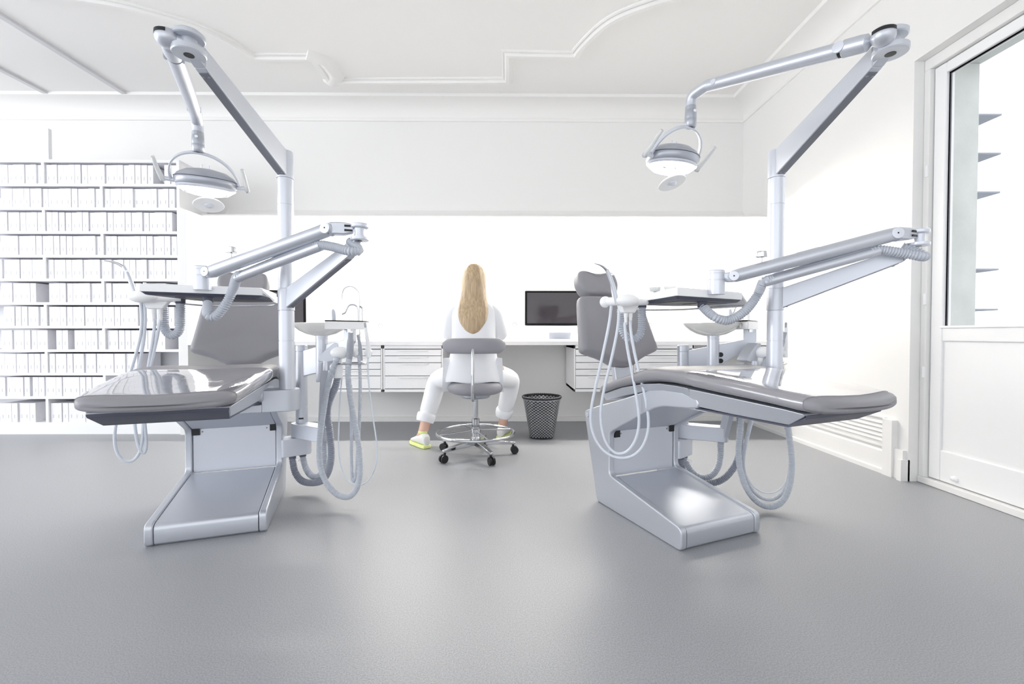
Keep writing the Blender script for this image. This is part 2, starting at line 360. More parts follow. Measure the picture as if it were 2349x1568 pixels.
for i in range(nx): 
    a = 2*PI*i/nx; rm.ell((R1*math.cos(a), R1*math.sin(a), HB-.012), (.011, .011, .011), 8, 6)
rm.build('rim', 'bin_dark', bn); M().tube([(R1*1.0*math.cos(a), R1*math.sin(a), HB-.026) for a in [2*PI*i/24 for i in range(25)]], .004).build('rim_band', 'bin_silver', bn)
M().lathe((0, 0, .003), [(.0, 0), (.098, 0), (.1, .006), (0, .008)]).build('bottom', 'bin_dark', bn)
for a in (PI/4, 3*PI/4, 5*PI/4, 7*PI/4): M().ell((.098*math.cos(a), .098*math.sin(a), .009), (.012, .012, .009)).build('foot', 'bin_dark', bn)
# ---------------------------------------------------------------- dental units
class U:
    def __init__(s, o, th):
        s.o = V((o[0], o[1], 0)); s.th = math.radians(th); c, q = math.cos(s.th), math.sin(s.th)
        s.ex = V((c, q, 0)); s.ey = V((-q, c, 0))
    def loc(s, P): d = P-s.o; return V((d.dot(s.ex), d.dot(s.ey), d.z))
    def wld(s, l): return s.o+s.ex*l[0]+s.ey*l[1]+V((0, 0, l[2]))
    def px(s, x, y, p0, n):                  # local point on the vertical plane (p0, n) seen along one sight line
        d = ray(x, y); dl = V((d.dot(s.ex), d.dot(s.ey), d.z)); c = s.loc(CAM); n = V((n[0], n[1], 0)); p0 = V((p0[0], p0[1], 0))
        return c+dl*((p0-c).dot(n)/dl.dot(n))
def rr(poly, r=.01, n=3):                    # round the corners of a 2D polygon
    o = []; N = len(poly)
    for i in range(N):
        a, b, c = V(poly[i-1]), V(poly[i]), V(poly[(i+1) % N]); d1, d2 = (a-b), (c-b); k = min(r, d1.length*.45, d2.length*.45)
        p, q = b+d1.normalized()*k, b+d2.normalized()*k
        for j in range(n+1): t = j/n; e = p*(1-t)**2+b*2*t*(1-t)+q*t*t; o.append((e.x, e.y))
    return o
def seat_profile():
    # y, top, bottom, half width, dish
    return [(.575, .545, .54, .15), (.572, .565, .533, .185), (.56, .578, .528, .203), (.53, .591, .534, .215), (.40, .632, .573, .235), (.243, .679, .607, .25), (.17, .698, .624, .255),
            (.10, .706, .632, .257), (.03, .706, .634, .255), (-.08, .698, .628, .246), (-.195, .686, .62, .236), (-.30, .674, .614, .226), (-.38, .664, .608, .218),
            (-.43, .659, .601, .209), (-.455, .656, .600, .204), (-.474, .651, .601, .197), (-.486, .643, .604, .187), (-.493, .632, .609, .174), (-.495, .623, .616, .158)]
def section(y, zt, zb, w, off=0., p=3.6, N=48, dish=.009, bulge=.03):
    R = []; zc, h = (zt+zb)/2, (zt-zb)/2+off; w += off
    for i in range(N):
        a = 2*PI*i/N; c, s = math.cos(a), math.sin(a)
        x = w*math.copysign(abs(c)**(2/p), c); z = h*math.copysign(abs(s)**(2/p), s); e = x/w
        if z > 0: z -= dish*(1-e*e)**1.5*(1 if h > .02 else h/.02)
        yy = y-(bulge*(1-e*e)*max(0, min(1, (-y-.30)/.15)))
        R.append((x, yy, zc+z))
    return R
def dental_chair(un, where, wh2):
    B = tuple(un.o); t = thing('dental_chair', 'grey dental chair '+where, 'dental chair', B, un.th, 'dental chairs')
    K = dict(par=t)
    side = rr([(0, 0), (0, .088), (.466, .160), (.466, .362), (.26, .472), (.16, .524), (.10, .541), (-.02, .550), (-.078, .560), (-.076, .594), (-.02, .607), (.08, .612), (.165, .604), (.36, .538), (.57, .473), (.69, .43), (.57, 0)], .022)
    for s in (-1, 1):
        x0 = .2125 if s > 0 else -.2125+.03
        M().prism([(x0, y, z) for y, z in side], (-.03, 0, 0)).build('side_panel', 'silver', **K, bevel=.007, seg=3, ang=30)
    mid = rr([(.004, 0), (.004, .083), (.463, .156), (.463, .02), (.45, 0)], .022)
    M().prism([(-.1798, y, z) for y, z in mid], (.3596, 0, 0)).build('foot_plate', 'silver', **K, ang=30)
    M().box((-.1798, .474, .15), (.1798, .50, .366)).build('column_panel', 'silver_light', **K, bevel=.002)
    M().prism([(-.18, y, z) for y, z in [(.476, .362), (.27, .476), (.165, .526), (.10, .545), (-.05, .556), (-.05, .60), (.16, .595), (.36, .53), (.66, .43), (.56, .30), (.50, .30)]], (.36, 0, 0)).build('carrier_underside', 'silver', **K)
    M().box((-.181, .4655, .335), (-.150, .476, .372)).build('bracket_slot', 'black', **K); M().box((.155, .4655, .335), (.181, .476, .372)).build('bracket_slot', 'black', **K)
    for x in (-.14, .14): M().lathe((x, .4745, .35), [(.004, 0), (.004, .002), (.0, .002)], (0, -1, 0), 10).build('screw', 'mark', **K)
    M().box((-.15, -.05, .538), (-.07, .09, .553)).cyl((-.11, .0, .532), (-.11, .0, .545), .008).build('limit_switch', 'white_plastic', **K, bevel=.003)
    M().box((-.205, -.055, .56), (.205, -.035, .606)).build('hinge_gap', 'black', **K)
    M().lathe((-.2130, .655, .415), [(.012, 0), (.012, .004), (.006, .005), (0, .005)], (-1, 0, 0), 16).build('release_button', 'silver_light', **K)
    for y, z in ((.60, .03), (.585, .10)): M().cyl((-.12, y, z), (-.12, y+.035, z-.006), .009, n=12).build('rear_connector', 'black', **K)
    # shell under the cushion
    sh = M().rings([[(w, y, z1), (-w, y, z1), (-w*k, y, z0), (w*k, y, z0)] for y, z1, z0, w, k in ((.55, .533, .50, .195, .9), (.36, .588, .55, .222, .9), (.20, .621, .59, .235, .9), (.10, .633, .604, .238, .9), (.0, .633, .604, .236, .9), (-.045, .630, .590, .232, .9))])
    sh.build('seat_shell', 'silver', **K, bevel=.004)
    sh = M().rings([[(w, y, z1), (-w, y, z1), (-w*k, y, z0), (w*k, y, z0)] for y, z1, z0, w, k in ((-.03, .628, .586, .226, .92), (-.075, .626, .563, .222, .92), (-.20, .618, .558, .212, .90), (-.39, .605, .555, .196, .88), (-.445, .598, .590, .188, .97))])
    sh.build('leg_rest_pan', 'silver', **K, bevel=.004)
    M().rings([[(w, y, z1), (-w, y, z1), (-w, y, z1-.006), (w, y, z1-.006)] for y, z1, w in ((-.05, .5585, .198), (-.385, .5535, .168), (-.4475, .5885, .180), (-.449, .594, .182))]).build('leg_rest_shade_sheet', 'underside', **K)  # dark colour stands in for shade on the pan's underside and front slope
    P = seat_profile()
    cu = M().rings([section(*q) for q in P]).build('seat_cushion', 'upholstery', **K, ang=60)
    fp = [q for q in P if -.456 <= q[0] <= -.07]; fp = [(-.045, .7015, .6305, .2495)]+fp
    cut = [section(*q, off=.0022) for q in fp]; cut[0] = section(*fp[0], off=-.001)
    cut.append([tuple(V(a)*.0+V(b)) for a, b in zip(cut[-1], section(*fp[-1], off=-.002))])
    fl = M().rings(cut, cap=False); fl.build('leg_rest_cover', 'film', **K, ang=60)
    # backrest and headrest
    n_ = V((0, .35, 1)).normalized(); fu = V((1, 0, 0)); nn = V((0, -1, .35)).normalized()
    o = V((0, .668, .748))
    half = [(0, -.100), (.05, -.095), (.078, -.082), (.13, -.05), (.20, -.025), (.24, -.012), (.2445, .01), (.237, .05), (.217, .19), (.204, .275), (.193, .294), (.162, .302), (.07, .303)]
    out = half+[(-x, y) for x, y in half[::-1] if x > 0]
    br = M().pillow(smooth2(out, 2), (o+nn*-.012, fu, n_, nn), .075, .033, dish=.016); br.build('backrest', 'upholstery', **K, ang=60)
    M().pillow(smooth2([(x*.9, y*.92+.01) for x, y in out], 1), (o+nn*-.058, fu, n_, nn), .03, .012).build('backrest_shell', 'silver', **K)
    cr = [V((s_, 0, 0)) for s_ in (0,)]
    oh = V((-.03, .835, 1.04)); hd = [(-.105, .002), (-.06, -.008), (0, -.002), (.06, -.008), (.105, .002), (.128, .05), (.13, .09), (.118, .135), (.085, .142), (.04, .132), (0, .128), (-.04, .132), (-.085, .142), (-.118, .135), (-.13, .09), (-.128, .05)]
    M().pillow(smooth2(hd, 2), (oh, fu, n_, nn), .085, .024, dish=.010).build('headrest', 'upholstery', **K, ang=60)
    M().box((-.055, .83, .97), (-.005, .845, 1.12)).build('headrest_post', 'silver', **K, bevel=.004)
    M().prism([(-.055, .615, .52), (.055, .615, .52), (.05, .665, .72), (-.05, .665, .72)], (0, .035, 0)).build('backrest_post', 'silver', **K, bevel=.005)
    # bracket and post carrying the lamp and the table
    px, py = .293, .005
    bk = rr([(.08, .508), (.10, .527), (.16, .540), (.205, .542), (.205, .597), (.345, .60), (.345, .508)], .006)
    q = M(); 
    arcp = [(px+.05*math.cos(a), py+.05*math.sin(a)) for a in [-PI/2+PI*i/12 for i in range(13)]]
    q.prism([(x, y, .508) for x, y in [(.205, .055)]+[(.205, -.045)]+arcp], (0, 0, .09))
    q.prism([(x, -.045, z) for x, z in [(.07, .508), (.10, .527), (.16, .540), (.206, .542), (.206, .508)]], (0, .09, 0))
    q.build('post_bracket', 'silver', **K, bevel=.004)
    prof = [(0, .59)]+[(.0305, .59)]
    for z in (.80, .926, 1.02, 1.368): prof += [(.0305, z-.0015), (.0288, z-.001), (.0288, z+.001), (.0305, z+.0015)]
    prof += [(.0305, 1.478), (0, 1.478)]
    M().lathe((px, py, 0), prof, n=36).build('support_post', 'silver_light', **K, ang=30)
    return t
def wedge(m, a, b, za, zb, w):               # tapered box beam from a to b in plan; za=(z0,z1) heights
    a, b = V((*a, 0)), V((*b, 0)); d = (b-a).normalized(); n = V((-d.y, d.x, 0))*w/2
    r = lambda p, z, k: [p+n*k+V((0, 0, z[0])), p-n*k+V((0, 0, z[0])), p-n*k+V((0, 0, z[1])), p+n*k+V((0, 0, z[1]))]
    return m.rings([r(a, za, 1), r(b, zb, .9)])
def beam(K, off, P0, J, zp, zj, w, name, zend):
    px, py = P0; d = (V(J)-V(P0)); L = d.length; d.normalize(); n = V((-d.y, d.x))
    a = V(P0)+d*.012; b = V(P0)+d*(L-.045)
    bm_ = wedge(M(), a, b, zp, zj, w)
    bm_.rings([[V((*(b+n*s_*w*.45), z_)) for s_, z_ in ((1, zj[0]), (-1, zj[0]), (-1, zj[1]), (1, zj[1]))], [V((*(V(J)+n*s_*w*.42-d*.01), z_)) for s_, z_ in ((1, zend[0]), (-1, zend[0]), (-1, zend[1]), (1, zend[1]))]])
    o = bm_.build(name, 'silver', **K, off=off, bevel=.004)
    s0, s1 = .03, L-.06; sl = (zj[0]-zp[0])/(L-.057); zz = lambda s_: zp[0]+sl*(s_-.012)
    pl = [V((*(V(P0)+d*s_+n*k*w*.36), zz(s_)-.0015)) for s_, k in ((s0, -1), (s0, 1), (s1, 1), (s1, -1))]
    c = M().prism(pl, (0, 0, .003)).build('beam_cover', 'plate', o, off=off)
    for s_, k in ((s0+.012, -.6), (s0+.012, .6), (s1-.014, -.6), (s1-.014, .6)):
        M().lathe(V((*(V(P0)+d*s_+n*k*w*.36), zz(s_)-.001)), [(.004, 0), (.004, .002), (0, .002)], (0, 0, -1), 10).build('screw', 'mark', c, off=off)
    return o
def operating_lamp(un, where, dz, dy):
    px, py = .293, .005; off = V((px, py, 1.478)); t = thing('operating_lamp', 'silver operating lamp on a jointed arm '+where, 'dental lamp', un.wld(off), un.th, 'operating lamps above the dental chairs'); K = dict(par=t)
    M().lathe((px, py, 0), [(0, 1.479), (.0325, 1.479), (.0325, 1.585), (.030, 1.592), (0, 1.592)], n=36).build('mount_sleeve', 'silver_light', **K, off=off)
    J = (.10, -.50); beam(K, off, (px, py), J, (1.481, 1.588), (1.648, 1.712), .040, 'fixed_beam', (1.665, 1.708))
    jt = M().lathe((*J, 1.660), [(0, 0), (.043, 0), (.045, .003), (.045, .017), (.04, .02), (.022, .021), (.022, .045), (.04, .046), (.043, .049), (.043, .06), (.036, .066), (0, .067)])
    jt = jt.build('elbow_joint', 'silver', **K, off=off, ang=30)
    M().lathe((*J, 1.6605), [(.014, 0), (.014, .0015), (0, .0015)], (0, 0, -1), 20).build('joint_cap', 'black', jt, off=off)
    E0 = V((.045, -.475, 1.697)); kn = M().ell((.048, -.508, 1.695), (.031, .031, .028)); kn.cyl((.048, -.508, 1.695), (*J, 1.693), .017)
    kn = kn.build('knuckle', 'silver', **K, off=off); M().rings([[V((.048, -.508, 1.699+h))+V((math.cos(a), math.sin(a), 0))*r for a in [math.radians(150+130*i/14) for i in range(15)]] for r, h in ((.026, .0), (.0315, .0), (.0312, .010), (.026, .010))], cap=False, close=True).build('knuckle_slot', 'black', kn, off=off)
    El = V((-.046, .058+dy, 1.765+dz)); d = (El-E0).normalized(); u_ = d.cross(V((0, 0, 1))).normalized()
    A = E0+d*.07; ar = M().lathe(E0-d*.005, [(.010, 0), (.024, .012), (.0255, .03), (.0255, .072), (.02, .078)], d); ar = ar.build('arm_socket', 'silver', **K, off=off)
    for s_ in (-1, 1): M().lathe(E0+d*.075+u_*s_*.021, [(.017, 0), (.0165, .006), (.008, .007), (0, .007)], u_*s_, 20).build('pivot_cap', 'silver_light', ar, off=off)
    M().lathe(A-d*.002, [(.0225, 0), (.0225, .01)], d).build('socket_gap', 'black', ar, off=off)
    L = (El-A).length; M().lathe(A+d*.006, [(.012, 0), (.0235, .003), (.0235, L*.55), (.0225, L-.05), (.022, L-.02)], d, 32).build('spring_arm', 'silver', **K, off=off)
    cx_, cy_ = -.0575, .115+dy+.012; zc = 1.71+dz
    M().tube([El-d*.06, El-d*.03, El, V((cx_, cy_-.012, El.z-.012)), V((cx_, cy_, zc+.018)), V((cx_, cy_, zc-.005))], .0215, n=24, step=.008).build('arm_bend', 'silver', **K, off=off)
    for s_ in (-1, 1): M().lathe(El-d*.045+u_*s_*.0195, [(.012, 0), (.011, .004), (0, .004)], u_*s_, 16).build('pivot_cap', 'silver_light', ar, off=off)
    co = M().lathe((cx_, cy_, zc-.082), [(0, 0), (.018, 0), (.0225, .006), (.0235, .03), (.0228, .033), (.0235, .036), (.0225, .068), (.0218, .07), (.0222, .073), (.0215, .086), (0, .086)], n=28).build('swivel_collar', 'silver_dark', **K, off=off)
    M().lathe((cx_, cy_-.022, zc-.022), [(.006, 0), (.006, .003), (0, .003)], (0, -1, 0), 14).build('button', 'white_plastic', co, off=off)
    M().lathe((cx_, cy_, zc-.0825), [(.009, 0), (.009, .001), (0, .001)], (0, 0, -1), 14).build('collar_hole', 'black', co, off=off)
    # lamp head, tilted
    hc = V((-.056, .232+dy, 1.535+dz)); nz = V((.03, -.14, 1)).normalized(); nx = V((1, .10, -.05)); nx = (nx-nz*nx.dot(nz)).normalized(); ny = nz.cross(nx)
    rot = Matrix((nx, ny, nz)).transposed(); W = lambda x, y, z: hc+nx*x+ny*y+nz*z
    def lat(prof, n=40):
        return M().rings([[W(r*math.cos(2*PI*i/n), r*.86*math.sin(2*PI*i/n), h) for i in range(n)] for r, h in prof])
    hd = lat([(1e-4, .056), (.04, .055), (.08, .046), (.108, .028), (.1195, .010), (.120, .0), (.117, -.014), (.110, -.022), (.1, -.022)]).build('lamp_head', 'silver_dark', **K, off=off, ang=60)
    lat([(.1185, .0135), (.1212, .0118), (.1186, .0098)]).build('housing_seam', 'underside', hd, off=off)
    ln = lat([(.109, -.019), (.104, -.034), (.085, -.048), (.05, -.057), (.02, -.060), (1e-4, -.060)]).build('lens', 'lens', hd, off=off, ang=60)
    lat([(.112, -.020), (.114, -.026), (.108, -.032), (.1045, -.030)]).build('lens_rim', 'silver_light', hd, off=off)
    for x, y in ((-.07, -.03), (-.03, -.055), (.035, -.052), (.075, -.02)):
        M().ell(W(x, y, -.046-.004), (.009, .004, .003)).build('lens_clip', 'grey_tip', hd, off=off)
    for x in (-.016, .012): M().cyl(W(x, -.0, .05), W(x, -.0, .076), .0035, n=10).build('vent_pin', 'silver_light', hd, off=off)
    cb = V((cx_, cy_, zc-.082)); pc = W(0, 0, -.006)
    yk = [pc+nx*(.129*math.cos(a))+(cb-pc)*(abs(math.sin(a))**.85) for a in [PI-PI*i/22 for i in range(23)]]
    Pk = spline(yk, .008); R = []
    for i, p in enumerate(Pk):
        tt = (Pk[min(i+1, len(Pk)-1)]-Pk[max(0, i-1)]).normalized(); s_ = (cb-pc).cross(nx).normalized()*.0085; q_ = tt.cross(s_).normalized()*.004
        R.append([p+s_+q_, p-s_+q_, p-s_-q_, p+s_-q_])
    M().rings(R).build('yoke', 'silver_light', **K, off=off, bevel=.002)
    for s_ in (-1, 1):
        M().cyl(W(s_*.115, 0, -.006), W(s_*.158, 0, -.004), .0095, n=16).build('handle_mount', 'silver_light', **K, off=off)
        b0 = W(s_*.158, 0, -.012); M().tube([b0, b0+V((s_*.001, -.03, .016)), b0+V((s_*.002, -.065, .038)), b0+V((s_*.0, -.102, .062))], .0085, n=12, taper=lambda k: 1.25-.45*k).build('handle', 'handle_clear', **K, off=off)
        M().lathe(b0, [(.0115, -.004), (.0115, .006)], nx*s_, 16).build('handle_cap', 'grey_tip', **K, off=off)
    sc = W(.008, -.005, -.095); sn = V((.10, -.32, -1)).normalized()
    gr = M().lathe(sc, [(.006, -.034), (.012, -.018), (.03, -.008), (.056, -.002), (.060, .002), (.058, .005)], sn, 36).build('grip_disc', 'white_plastic', **K, off=off)
    M().lathe(sc, [(.057, .0035), (.04, .001), (.02, .0), (0, -.001)], sn, 36).build('grip_underside', 'rail_grey', gr, off=off)
    M().ell(sc+sn*.002, (.02, .02, .014)).build('grip_bulb', 'silver_light', gr, off=off)
    M().cyl(W(.012, -.005, -.058), sc+V((0, 0, .02)), .009, n=14).build('grip_stem', 'silver_dark', gr, off=off)
    return t
def instrument_table(un, where, dz, H):
    px, py = .293, .005; off = V((px, py, .93)); t = thing('instrument_table', 'dental instrument table on a jointed arm '+where, 'instrument table', un.wld(off), un.th, 'instrument tables'); K = dict(par=t)
    M().lathe((px, py, 0), [(.0306, .9275), (.0325, .9285), (.0325, 1.0175), (.0306, 1.0185)], n=36).build('mount_sleeve', 'silver', **K, off=off)
    J = (.582, -.352); zj = dz*.8
    beam(K, off, (px, py), J, (.931, 1.016), (1.108+zj, 1.163+zj), .036, 'fixed_beam', (1.150+zj, 1.168+zj))
    jt = M().lathe((*J, 1.163+zj), [(0, 0), (.031, 0), (.033, .003), (.033, .012), (.02, .014), (.018, .03), (.02, .044), (.030, .046), (.032, .049), (.032, .058), (.028, .062), (0, .063)]).build('elbow_joint', 'silver_light', **K, off=off, ang=30)
    M().lathe((*J, 1.1632+zj), [(.009, 0), (.009, .001), (0, .001)], (0, 0, -1), 16).build('joint_cap', 'black', jt, off=off)
    hi = V((.477, -.325, 1.203+zj)); lo = V((.024, -.013, 1.064+dz)); d = (hi-lo).normalized(); u_ = d.cross(V((0, 0, 1))).normalized()
    kn = M().lathe(hi-d*.004, [(.012, 0), (.026, .004), (.026, .02)], (1, -.28, .1)); kn.rings([[hi+V(p) for p in q] for q in ([(.0, .02, -.02), (.0, -.02, -.02), (.0, -.02, .024), (0, .02, .024)], [(.05, .012, -.02), (.05, -.03, -.02), (.05, -.03, .025), (.05, .012, .025)], [(.085, .0, -.012), (.085, -.034, -.012), (.085, -.034, .018), (.085, 0, .018)])])
    kn = kn.build('upper_knuckle', 'silver', **K, off=off, bevel=.006)
    for z in (-.006, .010): M().box(hi+V((.052, -.0345, z-.003)), hi+V((.08, -.028, z+.004))).build('knuckle_slot', 'black', kn, off=off)
    ar = M().lathe(lo-d*.0, [(.017, -.008), (.0245, .008), (.0255, .03), (.0255, (hi-lo).length-.02), (.024, (hi-lo).length)], d, 32).build('spring_arm', 'silver', **K, off=off)
    for p, r in ((lo, .0185), (hi, .020)):
        for s_ in (-1, 1):
            c = M().lathe(p+u_*s_*.0205, [(r, 0), (r*.97, .006), (r*.5, .0065), (0, .0065)], u_*s_, 24).build('pivot_cap', 'silver_light', ar, off=off)
            M().lathe(p+u_*s_*.0268, [(.003, 0), (.003, .0006), (0, .0006)], u_*s_, 10).build('pivot_screw', 'black', c, off=off)
    lh, lw = V((.447, -.293, 1.150+zj)), V((.128, -.068, 1.043+dz)); ld = (lh-lw).normalized()
    M().cyl(lw-V((0, 0, .004)), lh-V((0, 0, .004)), .0178, n=24).build('hose_guide_tube', 'silver', **K, off=off)
    M().tube([lw+V((.02, -.012, .018)), lh+V((-.02, .012, .012))], .008, n=8).build('tube_joint', 'silver_dark', ar, off=off)
    m_ = (lo+hi)/2+V((0, 0, .0232)); M().cyl(m_-d*.05, m_+d*.03, .004, n=10).build('arm_inlay', 'silver_dark', ar, off=off)
    kp = lo+d*.108+V((0, 0, .024)); kb_ = M().cyl(kp, kp+V((0, 0, .022)), .004, n=10); kb_.lathe(kp+V((0, 0, .02)), [(.011, 0), (.021, .002), (.022, .009), (.021, .021), (.016, .025), (0, .025)], n=18); kb_.build('tension_knob', 'chrome', **K, off=off)
    cv_ = M().rings([[lo+V(p) for p in q] for q in ([(.018, -.02, -.02), (.018, .012, -.02), (.018, .012, .02), (.018, -.02, .02)], [(-.012, -.008, -.022), (-.012, .022, -.022), (-.012, .022, .018), (-.012, -.008, .018)], [(-.03, .014, -.006), (-.03, .04, -.006), (-.03, .04, .014), (-.03, .014, .014)])]).build('lower_knuckle', 'silver_light', **K, off=off, bevel=.006)
    pz = 1.006+dz; M().lathe((-.014, .03, 0), [(0, pz-.01), (.0325, pz-.01), (.0325, 1.050+dz), (.031, 1.051+dz), (.031, 1.054+dz), (.0325, 1.055+dz), (.0325, 1.075+dz), (.031, 1.076+dz), (.031, 1.079+dz), (.0325, 1.080+dz), (.0325, 1.088+dz), (.030, 1.092+dz), (0, 1.092+dz)], n=32).build('table_post', 'silver_light', **K, off=off, ang=30)
    M().lathe((-.004, .0025, 1.024+dz), [(.0035, 0), (.0035, .001), (0, .001)], (.35, -1, 0), 10).build('post_screw', 'black', **K, off=off)
    # tray body
    zb = .984+dz; Q = rr([(-.226, .018), (.193, .078), (.212, .34), (.10, .40), (-.115, .40), (-.150, .32), (-.175, .20)], .012)
    M().prism([(x, y, zb) for x, y in Q], (0, 0, .029)).prism([(x*.96, y*.94+.012, zb+.029) for x, y in Q], (0, 0, .004)).build('table_body', 'white_plastic', **K, off=off, bevel=.005)
    cxq, cyq = 0, .21; sq = lambda k, z: [(cxq+(x-cxq)*k, cyq+(y-cyq)*k, z) for x, y in Q]
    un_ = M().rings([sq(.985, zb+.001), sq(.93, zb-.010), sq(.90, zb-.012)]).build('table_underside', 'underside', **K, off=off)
    M().box((-.13, .10, zb-.0135), (-.03, .24, zb-.011)).box((.03, .13, zb-.0135), (.16, .26, zb-.011)).build('underside_recess', 'black', un_, off=off)
    wg = M().prism([(.19, .08, zb+.012), (.19, .08, zb+.026), (.238, .085, zb-.018), (.234, .085, zb-.028), (.215, .085, zb-.006)], (.01, .24, 0)).build('side_guard', 'white_plastic', **K, off=off, bevel=.002)
    M().tube([(.232, .09, zb-.02), (.22, .30, zb-.022), (.15, .40, zb-.026), (0, .43, zb-.03), (-.10, .42, zb-.03), (-.17, .37, zb-.026), (-.2, .31, zb-.02)], .004, n=10, step=.01).build('grab_rail', 'chrome', **K, off=off)
    # hoses to the table
    hd_ = 'hose_grey'
    M().tube([(.548, -.315, 1.165+zj), (.572, -.352, 1.140+zj), (.578, -.372, 1.122+zj), (.545, -.372, 1.120+zj), (.50, -.335, 1.136+zj), lh, lh-ld*.03], .0155, n=16, rib=.0020, pitch=.0092).build('supply_hose', hd_, **K, off=off)
    M().tube([lw+ld*.03, lw, H[0][0], H[0][1], H[0][2], H[0][3], (-.014, .1, zb-.03), (-.014, .1, zb-.012)], .0165, n=16, rib=.0021, pitch=.0092).build('supply_hose', hd_, **K, off=off)
    cf = M().lathe((-.014, .1, zb-.036), [(.0175, 0), (.019, .003), (.0185, .012), (.021, .024)]).build('hose_cuff', 'underside', **K, off=off)
    M().tube([(-.168, .289, zb-.005), (-.168, .289, zb-.04), (-.170, .29, .86+dz), (-.182, .297, .826+dz), (-.207, .309, .812+dz), (-.23, .32, .826+dz), (-.243, .328, .86+dz), (-.247, .332, .92+dz), (-.247, .332, .95+dz)], .0165, n=16, rib=.0021, pitch=.0092).build('supply_hose', hd_, **K, off=off)
    M().lathe((-.168, .289, zb-.03), [(.0175, 0), (.019, .003), (.0185, .012), (.020, .022)]).build('hose_cuff', 'underside', **K, off=off)
    # instrument holder
    zh = .978+dz
    hb = M().ell((-.288, .232, zh), (.050, .034, .027), rot=Matrix.Rotation(math.radians(-8), 3, 'Z')); hb.cyl((-.29, .235, zh), (-.318, .34, zh), .018); hb.ell((-.322, .345, zh), (.024, .022, .025)); hb.cyl((-.27, .25, zh-.005), (-.16, .27, zh-.002), .016, .012)
    hb = hb.build('instrument_holder', 'white_plastic', **K, off=off, ang=60)
    M().prism([(-.285, .262, zh-.05), (-.225, .262, zh-.05), (-.20, .262, zh-.01), (-.30, .262, zh-.01)], (0, .036, 0)).build('hose_block', 'white_plastic', **K, off=off, bevel=.006)
    for x, y in ((-.263, .278), (-.238, .278)):
        M().lathe((x, y, zh-.10), [(0, 0), (.0062, 0), (.0072, .03), (.0085, .034), (.0095, .058), (0, .058)], n=16).build('hose_connector', 'white_plastic', **K, off=off)
    zs = dz
    hp = M().tube([(-.318, .262, .965+zs), (-.335, .265, 1.03+zs), (-.352, .27, 1.08+zs), (-.366, .274, 1.108+zs)], .0095, n=14, step=.01, taper=lambda k: 1-.15*k).build('air_syringe', 'silver', **K, off=off)
    M().tube([(-.362, .273, 1.102+zs), (-.385, .271, 1.118+zs), (-.41, .269, 1.126+zs), (-.43, .268, 1.128+zs)], .006, n=10, step=.008, taper=lambda k: 1.1-.75*k).build('syringe_tip', 'chrome', hp, off=off)
    M().lathe((-.350, .262, 1.085+zs), [(.005, 0), (.005, .01), (0, .01)], (.5, -.8, .3), 10).build('syringe_button', 'white_plastic', hp, off=off)
    hp = M().tube([(-.30, .31, .98+zs), (-.305, .315, 1.02+zs), (-.308, .316, 1.045+zs)], .006, n=10, step=.01).build('drill_handpiece', 'chrome', **K, off=off)
    for i, pts in enumerate(H[1:]):
        M().tube(pts, .0062, n=10, step=.012, relax=25).build('instrument_hose', 'hose_white', **K, off=off)
    return t
